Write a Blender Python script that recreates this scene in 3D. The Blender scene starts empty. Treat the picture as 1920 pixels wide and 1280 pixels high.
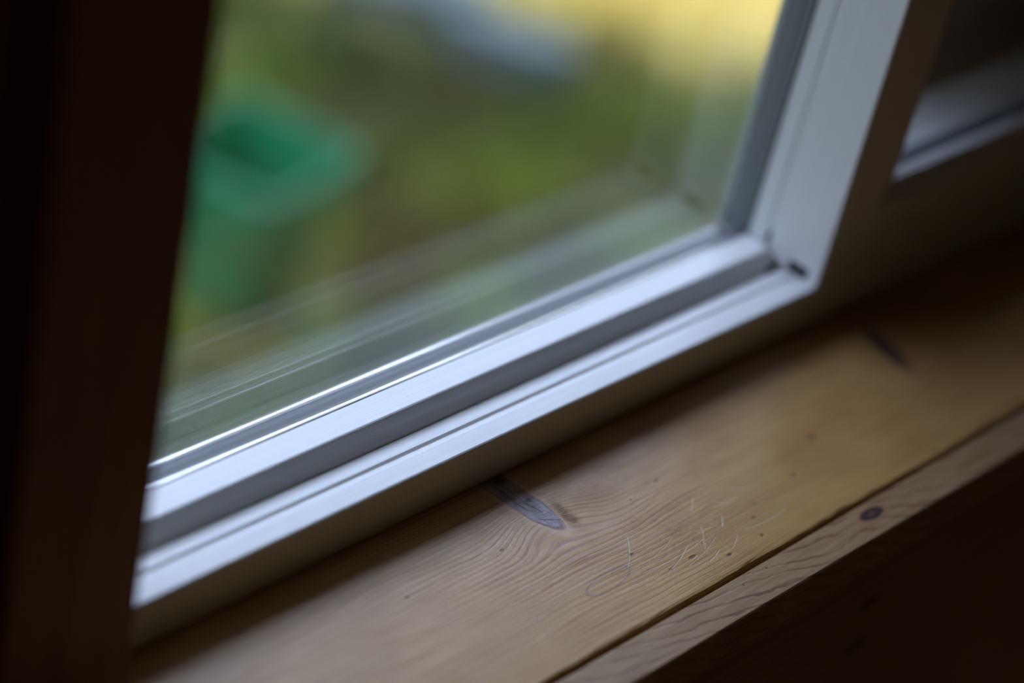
import bpy, bmesh, math, random
from mathutils import Vector, Matrix
random.seed(7)
S = bpy.context.scene
C = S.collection
PI = math.pi

# ------------------------------------------------------------------ camera
cam_d = bpy.data.cameras.new('camera')
cam = bpy.data.objects.new('camera', cam_d); C.objects.link(cam)
cam_d.sensor_width = 36.0
cam_d.lens = 85.0
right = Vector((0.67946395, -0.70650828, 0.19792622))
up = Vector((0.29306427, 0.50864332, 0.80956488))
fwd = Vector((0.67263815, 0.49206505, -0.55265714))
CAM = Vector((0, -0.78236, 1.0))
M = Matrix((right, up, -fwd)).transposed().to_4x4()
M.translation = CAM
cam.matrix_world = M
cam_d.clip_start = 0.02
cam_d.dof.use_dof = True
cam_d.dof.focus_distance = 1.628
cam_d.dof.aperture_fstop = 1.45
cam_d.dof.aperture_blades = 0
S.camera = cam

# ------------------------------------------------------------------ exposure
S.view_settings.view_transform = 'Standard'
S.view_settings.look = 'None'
S.view_settings.gamma = 1
S.view_settings.use_curve_mapping = False
S.view_settings.exposure = 0.0

# ------------------------------------------------------------------ world: pale sky above a dark treeline
SKY = 8.2
w = bpy.data.worlds.new('sky'); S.world = w; w.use_nodes = True
nt = w.node_tree; nt.nodes.clear()
wo = nt.nodes.new('ShaderNodeOutputWorld'); bg = nt.nodes.new('ShaderNodeBackground')
tc = nt.nodes.new('ShaderNodeTexCoord'); sp = nt.nodes.new('ShaderNodeSeparateXYZ')
nt.links.new(tc.outputs['Generated'], sp.inputs[0])
nz = nt.nodes.new('ShaderNodeTexNoise'); nz.inputs['Scale'].default_value = 5; nz.inputs['Detail'].default_value = 4
nt.links.new(tc.outputs['Generated'], nz.inputs['Vector'])
ad = nt.nodes.new('ShaderNodeMath'); ad.operation = 'MULTIPLY_ADD'; ad.inputs[1].default_value = 0.22
nt.links.new(nz.outputs[0], ad.inputs[0]); nt.links.new(sp.outputs['Z'], ad.inputs[2])
cr = nt.nodes.new('ShaderNodeValToRGB'); cr.color_ramp.elements.remove(cr.color_ramp.elements[0])
els = [(0.0, (.004, .005, .002, 1)), (0.42, (.008, .011, .004, 1)), (0.54, (.42, .50, .72, 1)), (0.66, (.62, .74, 1.05, 1)), (0.84, (.50, .61, .90, 1)), (0.97, (.30, .37, .50, 1)), (1.0, (.24, .30, .38, 1))]
cr.color_ramp.elements[0].position = els[0][0]; cr.color_ramp.elements[0].color = els[0][1]
for p, c in els[1:]:
    e = cr.color_ramp.elements.new(p); e.color = c
nt.links.new(ad.outputs[0], cr.inputs[0]); nt.links.new(cr.outputs[0], bg.inputs[0])
bg.inputs[1].default_value = SKY
nt.links.new(bg.outputs[0], wo.inputs[0])

# ------------------------------------------------------------------ sun (behind the house, lights the far lawn only)
sd = bpy.data.lights.new('sun', 'SUN'); sd.energy = 6.6; sd.angle = 0.02; sd.color = (1.0, .86, .60)
so = bpy.data.objects.new('sun', sd); C.objects.link(so)
sun_dir = Vector((-0.57 * .80, 0.82 * .80, -0.60)).normalized()
so.rotation_euler = sun_dir.to_track_quat('-Z', 'Y').to_euler()
so.location = (6, -6, 8)

# ------------------------------------------------------------------ node expression helper
class N:
    """a node socket one can do arithmetic with"""
    def __init__(s, t, sock): s.t = t; s.s = sock
    def m(s, op, *a):
        n = s.t.nodes.new('ShaderNodeMath'); n.operation = op
        for i, v in enumerate((s,) + a):
            if isinstance(v, N): s.t.links.new(v.s, n.inputs[i])
            else: n.inputs[i].default_value = v
        return N(s.t, n.outputs[0])
    def __add__(s, o): return s.m('ADD', o)
    __radd__ = __add__
    def __sub__(s, o): return s.m('SUBTRACT', o)
    def __rsub__(s, o): return (s * -1) + o
    def __mul__(s, o): return s.m('MULTIPLY', o)
    __rmul__ = __mul__
    def __truediv__(s, o): return s.m('DIVIDE', o)
    def sin(s): return s.m('SINE')
    def abs(s): return s.m('ABSOLUTE')
    def sq(s): return s * s
    def exp(s): return s.m('EXPONENT')
    def sqrt(s): return s.m('SQRT')
    def max(s, o): return s.m('MAXIMUM', o)
    def min(s, o): return s.m('MINIMUM', o)
    def clamp(s):
        r = s.m('ADD', 0.0); r.s.node.use_clamp = True; return r
    def ss(s, a, b):                       # smoothstep a..b (a may exceed b)
        n = s.t.nodes.new('ShaderNodeMapRange'); n.interpolation_type = 'SMOOTHSTEP'
        s.t.links.new(s.s, n.inputs[0])
        if a < b: n.inputs[1].default_value = a; n.inputs[2].default_value = b; n.inputs[3].default_value = 0; n.inputs[4].default_value = 1
        else: n.inputs[1].default_value = b; n.inputs[2].default_value = a; n.inputs[3].default_value = 1; n.inputs[4].default_value = 0
        return N(s.t, n.outputs[0])

def vec(t, x, y, z):
    n = t.nodes.new('ShaderNodeCombineXYZ')
    for i, v in enumerate((x, y, z)):
        if isinstance(v, N): t.links.new(v.s, n.inputs[i])
        else: n.inputs[i].default_value = v
    return n.outputs[0]
def noise(t, v, scale=1, detail=3, rough=.5):
    n = t.nodes.new('ShaderNodeTexNoise'); n.inputs['Scale'].default_value = scale
    n.inputs['Detail'].default_value = detail; n.inputs['Roughness'].default_value = rough
    t.links.new(v, n.inputs['Vector']); return N(t, n.outputs[0])
def mixc(t, f, a, b):
    n = t.nodes.new('ShaderNodeMix'); n.data_type = 'RGBA'; n.clamp_factor = True
    if isinstance(f, N): t.links.new(f.s, n.inputs[0])
    else: n.inputs[0].default_value = f
    for i, v in ((6, a), (7, b)):
        if hasattr(v, 'links') or isinstance(v, bpy.types.NodeSocket): t.links.new(v, n.inputs[i])
        else: n.inputs[i].default_value = (*v, 1)
    return n.outputs[2]
def new_mat(name):
    m = bpy.data.materials.new(name); m.use_nodes = True
    t = m.node_tree; b = t.nodes['Principled BSDF']
    g = t.nodes.new('ShaderNodeNewGeometry'); s = t.nodes.new('ShaderNodeSeparateXYZ')
    t.links.new(g.outputs['Position'], s.inputs[0])
    return m, t, b, N(t, s.outputs[0]), N(t, s.outputs[1]), N(t, s.outputs[2])
def bump(t, b, h, strength=.3, dist=.001):
    n = t.nodes.new('ShaderNodeBump'); n.inputs['Strength'].default_value = strength
    n.inputs['Distance'].default_value = dist
    t.links.new(h.s, n.inputs['Height']); t.links.new(n.outputs[0], b.inputs['Normal'])

def simple(name, col, rough=.5, metal=0, var=.08, scale=30, spec=.5, bmp=.0):
    m, t, b, x, y, z = new_mat(name)
    n = noise(t, vec(t, x, y, z), scale, 4)
    dk = tuple(c * (1 - var) for c in col); lt = tuple(min(1, c * (1 + var)) for c in col)
    t.links.new(mixc(t, n, dk, lt), b.inputs['Base Color'])
    b.inputs['Roughness'].default_value = rough; b.inputs['Metallic'].default_value = metal
    b.inputs['Specular IOR Level'].default_value = spec
    if bmp: bump(t, b, n, bmp, .002)
    return m

# ---- white frame plastic: faint lengthwise streaks from extrusion and wiping, a little dust
def pvc_mat(name='white_pvc', along='x', base=(.85, .85, .84), rough=.34):
    m, t, b, x, y, z = new_mat(name)
    if along == 'x': v = vec(t, x * 5, y * 900, z * 900)
    else: v = vec(t, x * 900, y * 900, z * 5)
    n = noise(t, v, 1, 3); d = noise(t, vec(t, x, y, z), 60, 5)
    c = mixc(t, n.ss(.35, .7), tuple(k * .93 for k in base), base)
    dust = noise(t, vec(t, x, y, z), 420, 2).ss(.735, .78)
    c = mixc(t, dust * .5, c, (.30, .27, .22))
    t.links.new(c, b.inputs['Base Color'])
    t.links.new((n * .10 + d * .10 + (rough - .1)).s, b.inputs['Roughness'])
    bump(t, b, n, .10, .0004)
    return m

# ---- varnished pine
def speck(x, y, cx, cy, rx, ry, soft=.5):
    return ((((x - cx) / rx).sq() + ((y - cy) / ry).sq()).sqrt()).ss(1.0, soft)
def rot(x, y, cx, cy, a):
    ca, sa = math.cos(a), math.sin(a)
    dx = x - cx; dy = y - cy
    return dx * ca + dy * sa, dy * ca - dx * sa
def segment(x, y, x0, y0, x1, y1, wd):
    L = math.hypot(x1 - x0, y1 - y0); a = math.atan2(y1 - y0, x1 - x0)
    u, v = rot(x, y, x0, y0, a)
    du = (u * -1).max(u - L).max(0.0)
    v = v + ((u * (PI / L)).sin() * (L * .035))
    return ((du.sq() + v.sq()).sqrt()).ss(wd * .85, wd * .2)

def sill_mat():
    m, t, b, x, y, z = new_mat('varnished_pine')
    P = vec(t, x, y, z)
    # ring coordinate: straight along x, drawn up into the spike knot
    r2 = ((x - 1.074) / .030).sq() + ((y + .056) / .026).sq()
    pull = (r2 * -1).exp() * .017
    r3 = ((x - 1.112) / .020).sq() + ((y + .055) / .022).sq()
    pull2 = (r3 * -1).exp() * .006
    r4 = ((x - 1.488) / .03).sq() + ((y + .075) / .02).sq()
    pull3 = (r4 * -1).exp() * .012
    wob = noise(t, vec(t, x * 5, y * 14, 0.0), 1, 3) * .016
    g = y + wob - pull - pull2 - pull3
    wide = noise(t, vec(t, x * 1.2, g * 42, 3.0), 1, 2)
    rings = (g * (2 * PI / .0041) + wide * 7.0).sin() * .5 + .5
    rings = rings.ss(.45, 1.0)
    fine = noise(t, vec(t, x * 9, g * 620, 0.0), 1, 3, .6)
    blot = noise(t, vec(t, x * 9, y * 16, 9.0), 1, 4, .6)
    near = (((x - 1.075) / .075).sq() + ((y + .068) / .036).sq()) * -1
    near = near.exp()
    col = mixc(t, blot.ss(.3, .7), (.43, .230, .074), (.54, .325, .122))
    col = mixc(t, fine.ss(.42, .68) * .62, col, (.28, .120, .038))
    col = mixc(t, rings * (near * .28 + .08 + wide.ss(.45, .75) * .10), col, (.25, .115, .060))
    # amber-tinted band towards the front edge
    amber = y.ss(-.115, -.160) * noise(t, vec(t, x * 6, y * 20, 1.0), 1, 2).ss(.35, .6)
    col = mixc(t, amber * .35, col, (.60, .36, .11))
    # dirty rubbed blotches beyond the knot
    bl = speck(x, y, 1.150, -.040, .050, .022, .1) * noise(t, vec(t, x * 90, y * 160, 0.0), 1, 4, .7).ss(.50, .66)
    col = mixc(t, bl * .6, col, (.20, .12, .055))
    # spike knot: a wedge running from the frame to a blunt tip
    kc = x - 1.0813 + y * .083
    halfw = (y * .02 + .0112).max(.0005)
    tipd = ((y + .040) * -1).max(0.0)
    edge = noise(t, vec(t, x * 150, y * 90, 0.0), 1, 3) * .25
    kd = ((kc / halfw).sq() + (tipd / .026).sq()).sqrt() + edge - .12
    halo = kd.ss(1.55, 1.02)
    col = mixc(t, halo * .75, col, (.56, .36, .22))
    body = kd.ss(1.05, .86)
    kn = noise(t, vec(t, x * 260, y * 60, 0.0), 1, 4, .65)
    kcol = mixc(t, kn.ss(.35, .7), (.17, .125, .135), (.34, .275, .30))
    col = mixc(t, body, col, kcol)
    rimd = (kd - 1.0).abs().ss(.13, .02)
    col = mixc(t, rimd * .6, col, (.10, .045, .022))
    # fuzzy dark fringe of torn grain on the far side of the tip
    fu, fv = rot(x, y, 1.0998, -.058, -.12)
    fr = speck(fu, fv, 0, 0, .0085, .022, .1) * noise(t, vec(t, x * 80, g * 1150, 0.0), 1, 3, .75).ss(.42, .58)
    fr = fr * kd.ss(1.0, 1.2)
    col = mixc(t, fr * .92, col, (.085, .042, .018))
    # cracks and pits in the knot
    cr_ = segment(x, y, 1.079, -.014, 1.0805, -.040, .0006) + segment(x, y, 1.0845, -.018, 1.0875, -.046, .0006) \
        + segment(x, y, 1.0800, -.050, 1.0925, -.058, .0005) + segment(x, y, 1.088, -.040, 1.0815, -.030, .0005)
    pit = speck(x, y, 1.0885, -.0315, .0028, .0022, .3) + speck(x, y, 1.0865, -.0052, .006, .0052, .5)
    dark = (cr_ + pit).clamp()
    col = mixc(t, dark * .93, col, (.012, .008, .006))
    # second knot farther along
    u, v = rot(x, y, 1.4825, -.055, 1.30)
    k2 = ((u / .031).sq() + (v / .0078).sq()).sqrt() + edge - .1
    col = mixc(t, k2.ss(1.6, .95) * .55, col, (.26, .14, .075))
    col = mixc(t, k2.ss(1.05, .7), col, (.060, .042, .050))
    # leaf-shaped ring, left by a wet leaf or cup
    u, v = rot(x, y, 1.0735, -.1205, .12)
    u = u + v * .4
    rg = ((u / .0225).sq() + (v / .0068).sq()).sqrt()
    rg = (rg - 1.0 + (edge - .12) * .5).abs().ss(.12, .02)
    u2, v2 = rot(x, y, 1.1250, -.1330, .25)
    line2 = segment(x, y, 1.088, -.129, 1.142, -.121, .0011) + segment(x, y, 1.100, -.112, 1.170, -.109, .0007)
    col = mixc(t, (rg + line2 * noise(t, P, 120, 3).ss(.35, .6)).clamp() * .62, col, (.22, .12, .105))
    # dents and little dark marks
    sp_ = None
    for (cx, cy, rx, ry) in [(.946, -.0576, .0022, .0017), (1.0343, -.0588, .0022, .0016), (1.394, -.1419, .0030, .0024),
                             (1.2806, -.1174, .0042, .0017), (1.2153, -.1328, .0038, .0012), (1.2279, -.1235, .0045, .0010),
                             (1.4039, -.1600, .0030, .0030), (1.1080, -.1110, .0030, .0016), (1.1430, -.1365, .0050, .0020),
                             (1.185, -.0665, .0034, .0012), (1.152, -.071, .0014, .0010), (1.168, -.1495, .0036, .0018),
                             (1.205, -.1490, .0022, .0022), (1.120, -.1370, .0024, .0014), (1.330, -.096, .0050, .0040)]:
        s_ = speck(x, y, cx, cy, rx, ry, .35); sp_ = s_ if sp_ is None else sp_ + s_
    ddots = noise(t, vec(t, x * 170, y * 330, 4.0), 1, 2).ss(.76, .80)
    sp_ = (sp_ + ddots * .8).clamp()
    col = mixc(t, sp_ * .75, col, (.085, .045, .025))
    # scratches through the varnish, their catch of light painted as pale colour
    sc = None
    for (a, b_, c, d, wd) in [(1.196, -.108, 1.222, -.110, .0007), (1.204, -.104, 1.214, -.113, .0006), (1.182, -.103, 1.193, -.094, .0005),
                              (1.10, -.128, 1.165, -.128, .0006), (1.118, -.137, 1.150, -.126, .0006), (1.15, -.146, 1.165, -.142, .0007),
                              (1.160, -.132, 1.174, -.118, .0006), (1.166, -.119, 1.184, -.123, .0005), (1.12, -.121, 1.148, -.114, .0005),
                              (1.134, -.141, 1.175, -.131, .0005), (1.20, -.138, 1.245, -.139, .0006), (1.175, -.146, 1.19, -.138, .0006),
                              (1.095, -.119, 1.12, -.096, .0005), (1.225, -.100, 1.236, -.108, .0006), (1.188, -.126, 1.196, -.118, .0008)]:
        s_ = segment(x, y, a, b_, c, d, wd); sc = s_ if sc is None else sc + s_
    sw = noise(t, vec(t, x * 60, y * 60, 2.0), 1, 2)
    th = ((noise(t, vec(t, (x + y * .8) * 18, (y - x * .8) * 260, 6.0), 1, 1) - .5).abs().ss(.006, .0)) * speck(x, y, 1.17, -.125, .09, .035, .2) * sw.ss(.50, .62)
    sc = (sc + th * .8).clamp()
    col = mixc(t, sc * .55, col, (.80, .66, .48))
    t.links.new(col, b.inputs['Base Color'])
    rg_ = noise(t, vec(t, x * 30, y * 90, 5.0), 1, 4, .6) * .22 + .27
    t.links.new((rg_ + body * .03).s, b.inputs['Roughness'])
    b.inputs['Specular IOR Level'].default_value = .62
    h = fine * .22 - rings * .18 - sc * 1.2 - dark * 2.5 - sp_ * 1.3 + noise(t, vec(t, x * 14, y * 50, 0.0), 1, 3) * 1.6 + ((((x - 1.128) / .022).sq() + ((y + .042) / .016).sq()) * -1).exp() * 3.5 - fr * .8 - rimd * .6
    bump(t, b, h, .5, .0006)
    return m

def strip_mat():
    m, t, b, x, y, z = new_mat('pine_lipping')
    u = x * .30 + y * 1.25 + z
    wob = noise(t, vec(t, x * 14, y * 26, 0.0), 1, 4) * .034
    k = ((((x - 1.2965) / .0145).sq() + ((y + .1782) / .0056).sq()).sqrt())
    g = u + wob - ((((x - 1.29) / .035).sq() + ((y + .185) / .02).sq()) * -1).exp() * .012
    rings = ((g * (2 * PI / .0125)).sin() * .5 + .5).ss(.80, 1.0)
    fine = noise(t, vec(t, x * 20, y * 400, 0.0), 1, 4)
    col = mixc(t, fine.ss(.3, .75), (.31, .185, .085), (.41, .265, .145))
    col = mixc(t, rings * .85 * noise(t, vec(t, x * 30, y * 60, 2.0), 1, 3).ss(.3, .6), col, (.17, .070, .035))
    col = mixc(t, k.ss(1.7, 1.0) * .5, col, (.34, .18, .08))
    col = mixc(t, k.ss(1.05, .75), col, (.055, .035, .035))
    col = mixc(t, k.ss(.45, .15), col, (.14, .08, .06))
    s_ = speck(x, y, 1.1515, -.1755, .0012, .001) + speck(x, y, 1.18, -.173, .0014, .001)
    col = mixc(t, s_ * .8, col, (.03, .02, .01))
    t.links.new(col, b.inputs['Base Color'])
    b.inputs['Roughness'].default_value = .40
    bump(t, b, rings * -.6 + fine * .4, .35, .0005)
    return m

def panel_mat(name, c0, c1, knots=(), axis='x', rough=.5, scale=260):
    m, t, b, x, y, z = new_mat(name)
    if axis == 'x': a, c = x, z + y
    else: a, c = z, x + y
    n = noise(t, vec(t, a * 5, c * scale, 0.0), 1, 4); wv = noise(t, vec(t, a * 3, c * 30, 2.0), 1, 3)
    rings = ((c * 500 + wv * 26).sin() * .5 + .5).ss(.4, 1.)
    col = mixc(t, n.ss(.3, .7), c0, c1)
    col = mixc(t, rings * .35, col, tuple(k * .45 for k in c0))
    for (cx, cz, rx, rz) in knots:
        col = mixc(t, speck(x, z, cx, cz, rx, rz, .4) * .9, col, tuple(k * .08 for k in c0))
    t.links.new(col, b.inputs['Base Color']); b.inputs['Roughness'].default_value = rough
    bump(t, b, n - rings, .2, .0005)
    return m

def glass_mat():
    """clear window pane: see-through, mirror reflections by angle on both faces"""
    m = bpy.data.materials.new('window_glass'); m.use_nodes = True
    t = m.node_tree; t.nodes.clear()
    o = t.nodes.new('ShaderNodeOutputMaterial'); mx = t.nodes.new('ShaderNodeMixShader')
    tr = t.nodes.new('ShaderNodeBsdfTransparent'); gl = t.nodes.new('ShaderNodeBsdfGlossy')
    tr.inputs[0].default_value = (.978, .984, .982, 1); gl.inputs['Roughness'].default_value = 0.0
    gl.inputs[0].default_value = (1, 1, 1, 1)
    fr = t.nodes.new('ShaderNodeFresnel'); g = t.nodes.new('ShaderNodeNewGeometry')
    bf = N(t, g.outputs['Backfacing'])
    ior = bf * (1 / 1.52 - 1.52) + 1.52
    t.links.new(ior.s, fr.inputs[0]); t.links.new(fr.outputs[0], mx.inputs[0])
    t.links.new(tr.outputs[0], mx.inputs[1]); t.links.new(gl.outputs[0], mx.inputs[2])
    t.links.new(mx.outputs[0], o.inputs[0])
    return m

MAT = dict(
    pvc=pvc_mat('white_pvc'), pvcv=pvc_mat('white_pvc_upright', 'z'),
    rubber=simple('black_rubber', (.018, .018, .020), .55),
    spacer=simple('grey_spacer_metal', (.060, .068, .078), .55, .0, .15, 200),
    edge=simple('bright_seal_edge', (.97, .98, .98), .28, .75, .03, 100),
    sealg=simple('pale_grey_seal', (.30, .33, .31), .5),
    hollow=simple('hollow_shade', (.010, .009, .008), .8),
    sill=sill_mat(), strip=strip_mat(),
    casing=panel_mat('brown_casing_wood', (.20, .085, .030), (.27, .12, .045), axis='z', rough=.6),
    panel=panel_mat('brown_panel_wood', (.26, .125, .040), (.34, .175, .065),
                    [(1.306, -.076, .016, .006), (1.309, -.119, .020, .007), (1.58, -.10, .014, .006)]),
    wall=panel_mat('room_boards', (.26, .11, .028), (.34, .15, .042), axis='z', rough=.7),
    floor=panel_mat('floor_boards', (.20, .09, .03), (.28, .13, .045), axis='x', rough=.5),
    outer=panel_mat('outside_timber', (.52, .40, .29), (.62, .49, .37), axis='z', rough=.8, scale=60),
    alu=simple('outside_sill_metal', (.42, .46, .48), .4, .4, .1, 20),
    glass=glass_mat(),
    green=simple('green_plastic', (.007, .185, .068), .42, 0, .15, 9),
    stone=simple('grey_paving', (.090, .118, .104), .8, 0, .25, 14, bmp=.3),
)

# ------------------------------------------------------------------ mesh helpers
def link(name, bm, mat, parent=None, bevel=0, seg=2, smooth=False):
    bmesh.ops.recalc_face_normals(bm, faces=bm.faces)
    me = bpy.data.meshes.new(name); bm.to_mesh(me); bm.free()
    o = bpy.data.objects.new(name, me); C.objects.link(o)
    me.materials.append(mat)
    if parent:
        o.parent = parent; me.transform(Matrix.Translation(-parent.location))
    if bevel:
        b = o.modifiers.new('bevel', 'BEVEL'); b.width = bevel; b.segments = seg; b.limit_method = 'ANGLE'; b.angle_limit = math.radians(25)
        b.harden_normals = False
    if smooth:
        for p in me.polygons: p.use_smooth = True
    return o
def box(bm, x0, y0, z0, x1, y1, z1):
    vs = [bm.verts.new((x, y, z)) for x in (x0, x1) for y in (y0, y1) for z in (z0, z1)]
    for f in ((0, 1, 3, 2), (4, 6, 7, 5), (0, 4, 5, 1), (2, 3, 7, 6), (0, 2, 6, 4), (1, 5, 7, 3)):
        bm.faces.new([vs[i] for i in f])
def boxo(name, mat, parent, *b, bevel=0, seg=2):
    bm = bmesh.new(); box(bm, *b); return link(name, bm, mat, parent, bevel, seg)
def extr(bm, prof, p0, p1, axis):
    """prof: 2-D outline; axis 'x' -> (y,z) swept from x=p0 to p1; axis 'z' -> (x,y) swept over z; p0/p1 may be functions of the outline point"""
    f0 = p0 if callable(p0) else (lambda a, b: p0)
    f1 = p1 if callable(p1) else (lambda a, b: p1)
    def V(a, b, s): return (s, a, b) if axis == 'x' else (a, b, s)
    A = [bm.verts.new(V(a, b, f0(a, b))) for a, b in prof]; B = [bm.verts.new(V(a, b, f1(a, b))) for a, b in prof]
    n = len(prof)
    for i in range(n): bm.faces.new((A[i], A[(i + 1) % n], B[(i + 1) % n], B[i]))
    bm.faces.new(A); bm.faces.new(B[::-1])
def sweep(name, mat, parent, prof, p0, p1, axis='x', bevel=0, seg=2, smooth=False):
    bm = bmesh.new(); extr(bm, prof, p0, p1, axis); return link(name, bm, mat, parent, bevel, seg, smooth)
def empty(name, loc):
    o = bpy.data.objects.new(name, None); C.objects.link(o); o.location = loc; o.empty_display_size = .1
    bpy.context.view_layer.update(); return o
def tag(o, label=None, cat=None, group=None, kind=None):
    for k, v in (('label', label), ('category', cat), ('group', group), ('kind', kind)):
        if v: o[k] = v
    return o
def carve(o, *boxes):
    """cut real pockets into a mesh, then bake the result"""
    bm = bmesh.new()
    for b in boxes: box(bm, *b)
    bmesh.ops.recalc_face_normals(bm, faces=bm.faces)
    me = bpy.data.meshes.new('cut'); bm.to_mesh(me); bm.free()
    me.transform(Matrix.Translation(-(o.parent.location if o.parent else Vector())))
    c = bpy.data.objects.new('cut', me); C.objects.link(c)
    if o.parent: c.parent = o.parent
    md = o.modifiers.new('cut', 'BOOLEAN'); md.operation = 'DIFFERENCE'; md.object = c; md.solver = 'EXACT'
    bpy.context.view_layer.update()
    new = bpy.data.meshes.new_from_object(o.evaluated_get(bpy.context.evaluated_depsgraph_get()))
    o.modifiers.clear(); o.data = new
    bpy.data.objects.remove(c)

# ================================================================== THE WINDOWS
XL, XM, XR = .665, 1.4435, 2.62      # left end, mullion, right end
HT = 1.30
TOPZ = .0529                          # top of the left glazing bead

# ---- window 1: fixed left pane
w1 = tag(empty('window_1', (1.1, 0.04, 0)), kind='structure')
tread = [(0, 0), (0, .0355), (.0004, .0366), (.0014, .0372), (.0160, .0372), (.0165, .0368), (.0169, .0354),
         (.0176, .0349), (.0218, .0347), (.0225, .0354), (.0236, .0363), (.0262, .0363), (.0300, .0354), (.0384, .0324), (.0392, .0316),
         (.0394, .0295), (.0404, .0295), (.0410, .0300), (.0740, .030), (.0800, .030), (.1010, .025), (.1080, .025), (.1080, 0)]
fr = sweep('frame_rail', MAT['pvc'], w1, tread, XL, XR)
frame_rail = fr
bead = [(.0397, .0300), (.0397, .0322), (.0400, .0330), (.0440, .0388), (.0478, .0458), (.0487, .0470), (.0498, .0475), (.0728, .0456), (.0734, .0448), (.0734, .0300)]
sweep('glazing_bead', MAT['pvc'], w1, bead, XL + .05, XM - .0030)
gk = [(.0735, .0310), (.0735, .0438), (.0744, .0444), (.0755, .0438), (.0755, .0310)]
sweep('gasket', MAT['rubber'], w1, gk, XL + .05, XM)
def rod(y0, y1, zc, h):
    return [(y0 + (y1 - y0) * (1 - math.cos(a)) / 2, zc + h * math.sin(a)) for a in [i * PI / 8 for i in range(9)]] + [(y1, zc - .005), (y0, zc - .005)]
XG = XM + .0055
sweep('glass_edge', MAT['edge'], w1, rod(.0756, .0800, .0416, .0013), XL + .05, XG, smooth=True)
sweep('spacer_bar', MAT['spacer'], w1, [(.0801, .0350), (.0801, .0405), (.1015, .0312), (.1015, .0255)], XL + .05, XG)
sweep('glass_edge', MAT['edge'], w1, rod(.1016, .1062, .0312, .0013), XL + .05, XG, smooth=True)
sweep('outer_gasket', MAT['spacer'], w1, [(.1063, .0255), (.1063, .0322), (.1078, .0312), (.1078, .0255)], XL + .05, XG)
for yy, zz in ((.0758, .0432), (.1022, .0328)):
    boxo('glass_pane', MAT['glass'], w1, XL + .05, yy, zz, XM + .004, yy + .0036, HT - .05)
# upright spacer stack beside the mullion
XV = XM + .0045
sweep('upright_gasket', MAT['rubber'], w1, [(XM + .006, .0732), (XM - .0002, .0732), (XM - .0010, .0756), (XM + .006, .0756)], .045, HT - .05, 'z')
sweep('upright_seal', MAT['sealg'], w1, [(XV + .0015, .0757), (XV - .001, .0757), (XV - .001, .0800), (XV + .0015, .0800)], .0415, HT - .05, 'z')
sweep('upright_spacer', MAT['spacer'], w1, [(XV + .0015, .0801), (XV, .0810), (XV, .1010), (XV + .0015, .1015)], .034, HT - .05, 'z')
sweep('upright_lip', MAT['sealg'], w1, [(XV + .0015, .1016), (XV, .1020), (XV, .1068), (XV + .0015, .1072)], .031, HT - .05, 'z')
bm = bmesh.new()
box(bm, XM - .0015, .0757, .0305, XV + .001, .0866, .0430); box(bm, XM - .0015, .0867, .0260, XV + .001, .1020, .0365)
box(bm, XM + .0062, .0745, .0262, XM + .030, .1070, .0520)
link('dark_corner_block', bm, MAT['rubber'], w1, bevel=.0004)  # black block added to darken the pane corner and hide a bright gap
# left stile and head of the fixed light (behind the casing / above the picture)
boxo('left_stile', MAT['pvcv'], w1, XL, 0, .030, XL + .075, .108, HT, bevel=.001)
boxo('frame_head', MAT['pvc'], w1, XL, 0, HT - .055, XR, .108, HT, bevel=.001)

# ---- window 2: sash to the right, mitred stile and rail flush with the frame
w2 = tag(empty('window_2', (2.0, 0.04, .04)), kind='structure')
XB = 1.5020; ZB = .0955; Z0 = .0376      # inner edges of the stile and the rail
slope = (ZB - Z0) / (XB - XM)
sprof = [(XM, .0010), (XM + .0010, 0), (XB - .0020, 0), (XB - .0004, .0014), (XB, .0040), (XB, .108), (XM + .0062, .108), (XM + .0062, .0736), (XM, .0736), (XM, .0574), (XM + .0012, .0570), (XM + .0012, .0550), (XM, .0546)]
st = sweep('sash_stile', MAT['pvcv'], w2, sprof, lambda a, b: Z0 + (a - XM) * slope + .00045, HT - .05, 'z')
NOTCH = (XM - .004, .0110, Z0 - .004, XM + .022, .0310, Z0 + .0095); SLOT = (XM - .004, .0525, .0400, XM + .014, .0566, .0600)
carve(st, NOTCH, SLOT)
st.data.materials.clear(); st.data.materials.append(MAT['pvcv'])
rprof = [(.0010, Z0), (0, Z0 + .0010), (0, ZB - .0020), (.0018, ZB), (.098, ZB), (.098, Z0 + .012), (.0737, Z0 + .012), (.0737, Z0)]
rail = sweep('sash_rail', MAT['pvc'], w2, rprof, lambda a, b: XM + (b - Z0) / slope + .00045, XR - .08)
carve(rail, NOTCH, SLOT)
rail.data.materials.clear(); rail.data.materials.append(MAT['pvc'])
# black boxes stand in for the shade inside the cut-outs and bead-end gap
boxo('gap_shade', MAT['hollow'], w2, XM + .0020, .0112, Z0 - .0005, XM + .0215, .0308, Z0 + .0093)
boxo('slot_shade', MAT['hollow'], w2, XM + .0015, .0532, Z0, XM + .0135, .0564, .0598)
boxo('gap_shade', MAT['hollow'], w1, XM - .0120, .0385, .0318, XM - .0002, .0440, .0352)
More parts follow.
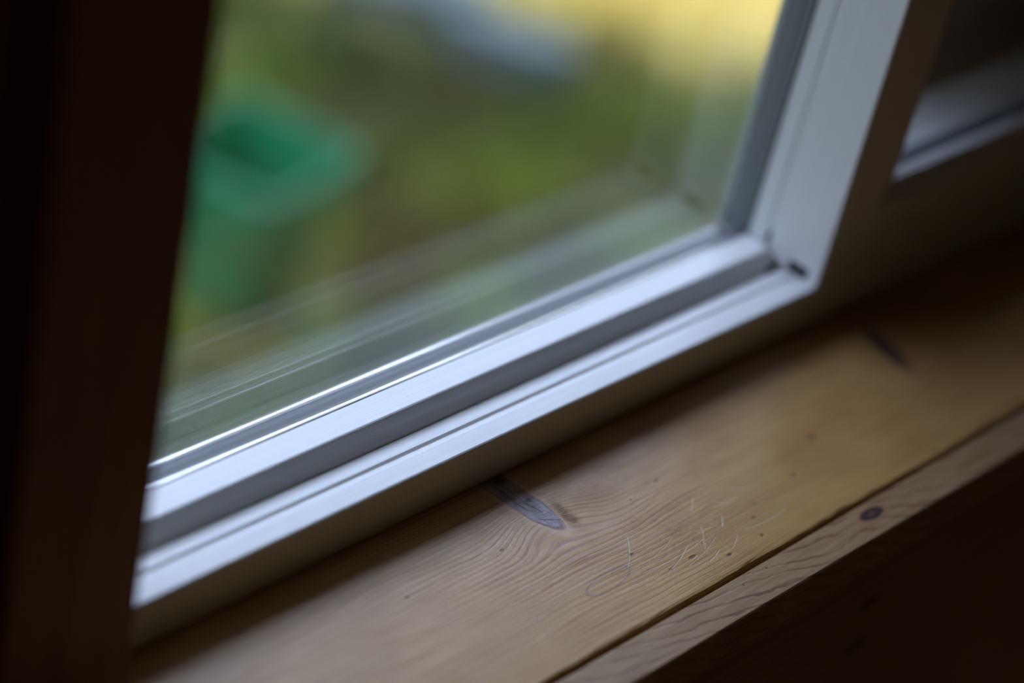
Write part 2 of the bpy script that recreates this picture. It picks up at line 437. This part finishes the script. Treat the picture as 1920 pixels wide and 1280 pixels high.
# slim beads round the glass
b2 = [(.0020, ZB), (.0020, ZB + .0015), (.0100, ZB + .0125), (.0160, ZB + .0140), (.0190, ZB + .0130), (.0190, ZB)]
sweep('glazing_bead', MAT['pvc'], w2, b2, lambda a, b: XB + (b - ZB), XR - .08)
b2v = [(XB + .0002, .0045), (XB + .0016, .0014), (XB + .0120, .0030), (XB + .0160, .0075), (XB + .0165, .0190), (XB, .0190)]
sweep('upright_bead', MAT['pvcv'], w2, b2v, lambda a, b: ZB + (a - XB), HT - .05, 'z')
sweep('gasket', MAT['rubber'], w2, [(.0190, ZB), (.0190, ZB + .0128), (.0205, ZB + .0135), (.0218, ZB + .0125), (.0218, ZB)], XB, XR - .08)
sweep('upright_gasket', MAT['rubber'], w2, [(XB, .0190), (XB + .0155, .0190), (XB + .0165, .0205), (XB + .0155, .0218), (XB, .0218)], ZB, HT - .05, 'z')
sweep('spacer_bar', MAT['spacer'], w2, [(.0258, ZB), (.0258, ZB + .0120), (.0370, ZB + .0120), (.0370, ZB)], XB, XR - .08)
sweep('upright_spacer', MAT['spacer'], w2, [(XB, .0258), (XB + .0120, .0258), (XB + .0120, .0370), (XB, .0370)], ZB, HT - .05, 'z')
for yy in (.0220, .0372):
    boxo('glass_pane', MAT['glass'], w2, XB + .0005, yy, ZB + .0005, XR - .06, yy + .0036, HT - .05)
boxo('right_stile', MAT['pvcv'], w2, XR - .08, 0, Z0, XR, .098, HT - .055, bevel=.001)

# ================================================================== SILL
sill = tag(empty('windowsill', (1.5, -.09, -.02)), 'knotty varnished pine windowsill, scratched, running beneath the white window frame', 'windowsill')
sb = [(-.1640, -.030), (-.1640, -.0012), (-.1632, -.0003), (-.1615, 0), (.098, 0), (.098, -.030)]
# front arris lightly chipped and uneven
bm = bmesh.new()
xs = [.20 + i * .012 for i in range(205)]
ringsv = []
for xx in xs:
    j = random.uniform(-.0004, .0004); k = random.uniform(0, .0006) if random.random() < .35 else 0
    ringsv.append([bm.verts.new((xx, yy + (j if i in (1, 2, 3) else 0) + (k if i in (1, 2) else 0), zz - (k if i in (1, 2) else 0))) for i, (yy, zz) in enumerate(sb)])
for a, b in zip(ringsv, ringsv[1:]):
    for i in range(len(sb)): bm.faces.new((a[i], a[(i + 1) % len(sb)], b[(i + 1) % len(sb)], b[i]))
bm.faces.new(ringsv[0]); bm.faces.new(ringsv[-1][::-1])
link('sill_board', bm, MAT['sill'], sill)
sweep('edge_strip', MAT['strip'], sill, [(-.1674, -.032), (-.1674, -.0014), (-.1686, -.0003), (-.1960, -.0002), (-.1972, -.0012), (-.1975, -.0030), (-.1975, -.032)], .20, XR)['label'] = 'paler front edge strip with wavy grain and a round knot'
tag(sweep('wall_below_window', MAT['panel'], None, [(-.1950, -.0325), (-.1965, -.034), (-.1965, -.80), (-.170, -.80), (-.170, -.0325)], .20, XR, bevel=0), kind='structure')

# ================================================================== CASING AND ROOM
tag(boxo('trim_1', MAT['casing'], None, .634, -.040, 0.0005, .728, -.0005, 1.44, bevel=.002), kind='structure')
def wall(name, mat, *b): return tag(boxo(name, mat, None, *b), kind='structure')
HX0, HX1 = -1.6, 5.60
# window wall, opening from XL to XR and 0 to HT
bm = bmesh.new()
box(bm, HX0, 0, -1.6, XL, .20, 2.6)
box(bm, XR, 0, -1.6, HX1, .149, 2.6)
box(bm, XL, 0, HT, XR, .20, 2.6)
box(bm, XL, .0, -1.6, XR, .115, -.0305)
tag(link('wall_window', bm, MAT['casing'], None), kind='structure')
wall('wall_left', MAT['wall'], HX0 - .15, -3.6, -.8, HX0, 0, 1.9)
wall('wall_right', MAT['wall'], HX1 - .15, -3.6, -.8, HX1, -.001, 1.9)
WX0, WX1, WZ0, WZ1 = 1.1, 2.6, .10, 1.25
bm = bmesh.new()
box(bm, HX0 - .15, -3.75, -1.6, WX0, -3.6, 1.9); box(bm, WX1, -3.75, -1.6, HX1, -3.6, 1.9)
box(bm, WX0, -3.75, -1.6, WX1, -3.6, WZ0); box(bm, WX0, -3.75, WZ1, WX1, -3.6, 1.9)
tag(link('wall_back', bm, MAT['wall'], None), kind='structure')
w3 = tag(empty('fill_window', (1.85, -3.67, WZ0)), kind='structure')  # unseen window added behind the camera to let fill light into the room
bm = bmesh.new()
for b_ in ((WX0, WZ0, WX1, WZ0 + .05), (WX0, WZ1 - .05, WX1, WZ1), (WX0, WZ0 + .05, WX0 + .05, WZ1 - .05), (WX1 - .05, WZ0 + .05, WX1, WZ1 - .05)):
    box(bm, b_[0], -3.71, b_[1], b_[2], -3.64, b_[3])
link('window_frame', bm, MAT['pvc'], w3)
boxo('glass_pane', MAT['glass'], w3, WX0 + .05, -3.678, WZ0 + .05, WX1 - .05, -3.674, WZ1 - .05)
wall('floor', MAT['floor'], HX0, -3.6, -.95, HX1 - .15, -.001, -.80)
wall('ceiling', MAT['wall'], HX0 - .15, -3.75, 1.9, HX1, -.001, 2.05)
# timber wing of the house beyond the right pane
# boarding added outside the right-hand pane to hold back sky light there
tag(boxo('sky_screen_boards', MAT['outer'], None, 1.595, .150, -.50, 2.90, .186, 1.12), kind='structure')
tag(boxo('wall_outside_wing', MAT['outer'], None, 2.90, .201, -1.6, HX1, .92, 2.6), kind='structure')
# unseen eave, added above the window to cut off steep sky light
tag(boxo('sky_blocker_eave', MAT['outer'], None, HX0, .2005, 1.42, HX1, .90, 1.52), kind='structure')

# ================================================================== GARDEN
def ground_mat(name):
    m, t, b, x, y, z = new_mat(name)
    a = noise(t, vec(t, x * 2.2, y * 2.6, 0.0), 1, 2); f = noise(t, vec(t, x * 30, y * 30, 0.0), 1, 4)
    a2 = noise(t, vec(t, x * 3.5, y * 4.2, 7.0), 1, 2)
    col = mixc(t, a.ss(.38, .62), (.076, .088, .020), (.112, .160, .018))
    col = mixc(t, a2.ss(.50, .68) * .7, col, (.115, .100, .045))
    col = mixc(t, f.ss(.4, .7) * .3, col, (.05, .055, .018))
    for (cx, cy, rx, ry, c, k) in [(3.62, 2.02, .30, .20, (.125, .200, .015), .7), (3.50, 2.35, .26, .18, (.11, .095, .05), .7), (3.13, 1.90, .20, .13, (.075, .06, .02), .8),
                                   (3.9, 2.15, .22, .15, (.075, .11, .03), .6), (3.72, 2.60, .3, .16, (.055, .075, .03), .7), (2.72, 1.84, .14, .14, (.12, .085, .01), .7)]:
        col = mixc(t, speck(x, y, cx, cy, rx, ry, .2) * k, col, c)
    # straw tint over the far lawn, sunlit yellow painted into the ground colour
    sun_tint = noise(t, vec(t, x * 5, y * 5, 3.0), 1, 3) * .5 + (x * .82 + y * .57 - 4.86)
    col = mixc(t, sun_tint.ss(.05, .40), col, (.60, .48, .14))
    t.links.new(col, b.inputs['Base Color']); b.inputs['Roughness'].default_value = .9
    b.inputs['Specular IOR Level'].default_value = .15
    return m
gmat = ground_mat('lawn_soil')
bm = bmesh.new()
nx, ny = 60, 50
grid = [[bm.verts.new((-6 + 20 * i / nx, .2 + 12 * j / ny, -1.6 + .03 * math.sin(i * .9) * math.cos(j * 1.1) - .03)) for j in range(ny + 1)] for i in range(nx + 1)]
for i in range(nx):
    for j in range(ny): bm.faces.new((grid[i][j], grid[i + 1][j], grid[i + 1][j + 1], grid[i][j + 1]))
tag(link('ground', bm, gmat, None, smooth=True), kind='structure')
# grass blades over the part in view
bm = bmesh.new()
for k in range(16000):
    x = random.uniform(2.2, 5.9); y = random.uniform(1.0, 3.3)
    if math.hypot(x - 2.83, y - 1.94) < .22 or math.hypot(x - 3.99, y - 2.66) < .2 or math.hypot(x - 4.03, y - 2.36) < .17: continue
    a = random.uniform(0, 2 * PI); h = random.uniform(.02, .055); wd = random.uniform(.003, .006)
    lx, ly = random.uniform(-.03, .03), random.uniform(-.03, .03)
    dx, dy = math.cos(a) * wd, math.sin(a) * wd
    v = [bm.verts.new(p) for p in ((x - dx, y - dy, -1.64), (x + dx, y + dy, -1.64), (x + dx * .7 + lx * .4, y + dy * .7 + ly * .4, -1.6 + h * .5), (x - dx * .7 + lx * .4, y - dy * .7 + ly * .4, -1.6 + h * .5), (x + lx, y + ly, -1.6 + h))]
    bm.faces.new(v[:4]); bm.faces.new((v[3], v[2], v[4]))
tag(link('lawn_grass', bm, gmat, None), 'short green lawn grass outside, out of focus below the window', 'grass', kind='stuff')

# stepping stones
def stone(cx, cy, rx, ry, ang, label):
    bm = bmesh.new(); n = 22; top = []; bot = []
    for i in range(n):
        a = 2 * PI * i / n; r = 1 + .08 * math.sin(3 * a + cx) + random.uniform(-.03, .03)
        px, py = rx * r * math.cos(a), ry * r * math.sin(a)
        X_ = cx + px * math.cos(ang) - py * math.sin(ang); Y_ = cy + px * math.sin(ang) + py * math.cos(ang)
        top.append(bm.verts.new((X_, Y_, -1.535))); bot.append(bm.verts.new((X_, Y_, -1.64)))
    for i in range(n): bm.faces.new((top[i], top[(i + 1) % n], bot[(i + 1) % n], bot[i]))
    bm.faces.new(top); bm.faces.new(bot[::-1])
    return tag(link('stepping_stone', bm, MAT['stone'], None, bevel=.01), label, 'stepping stone', 'stepping stones in the lawn')
stone(3.99, 2.66, .20, .08, -.85, 'grey stepping stone in the lawn, upper left of the two beside the grass')
stone(4.03, 2.36, .17, .075, -1.15, 'grey stepping stone nearer the sunlit yellow patch')

# green tub: rectangular, tapered, with a deep rolled rim
tub = tag(empty('plastic_tub', (2.83, 1.94, -1.6)), 'open green plastic tub standing on the lawn outside, blurred', 'tub')
Fp, Rp = Vector((2.71, 1.79)), Vector((3.00, 1.85)); ux = (Rp - Fp).normalized(); uy = Vector((-ux.y, ux.x))
LX, LY = (Rp - Fp).length, .30; ctr = Fp + ux * LX / 2 + uy * LY / 2
def loop(bm, s, z, ins=0, n=6, rad=.045):
    hx, hy = LX / 2 * s - ins, LY / 2 * s - ins; vs = []
    for (sx, sy, a0) in ((1, 1, 0), (-1, 1, 90), (-1, -1, 180), (1, -1, 270)):
        for k in range(n):
            a = math.radians(a0 + 90 * k / (n - 1))
            p = ctr + ux * (sx * (hx - rad) + rad * math.cos(a)) + uy * (sy * (hy - rad) + rad * math.sin(a))
            vs.append(bm.verts.new((p.x, p.y, z)))
    return vs
def skin(bm, loops, close=True):
    for a, b in zip(loops, loops[1:]):
        for i in range(len(a)): bm.faces.new((a[i], a[(i + 1) % len(a)], b[(i + 1) % len(a)], b[i]))
bm = bmesh.new()
ls = [loop(bm, .70, -1.615), loop(bm, .935, -1.325), loop(bm, .935, -1.325, .006), loop(bm, .70, -1.60, .006)]
skin(bm, ls); bm.faces.new(ls[0][::-1]); bm.faces.new(ls[-1])
link('tub_body', bm, MAT['green'], tub, smooth=False)
bm = bmesh.new()
ls = [loop(bm, .95, -1.345), loop(bm, 1.02, -1.385), loop(bm, 1.035, -1.380), loop(bm, 1.02, -1.31), loop(bm, .995, -1.30), loop(bm, .94, -1.30), loop(bm, .93, -1.32), loop(bm, .935, -1.335)]
skin(bm, ls + [ls[0]])
link('tub_rim', bm, MAT['green'], tub)
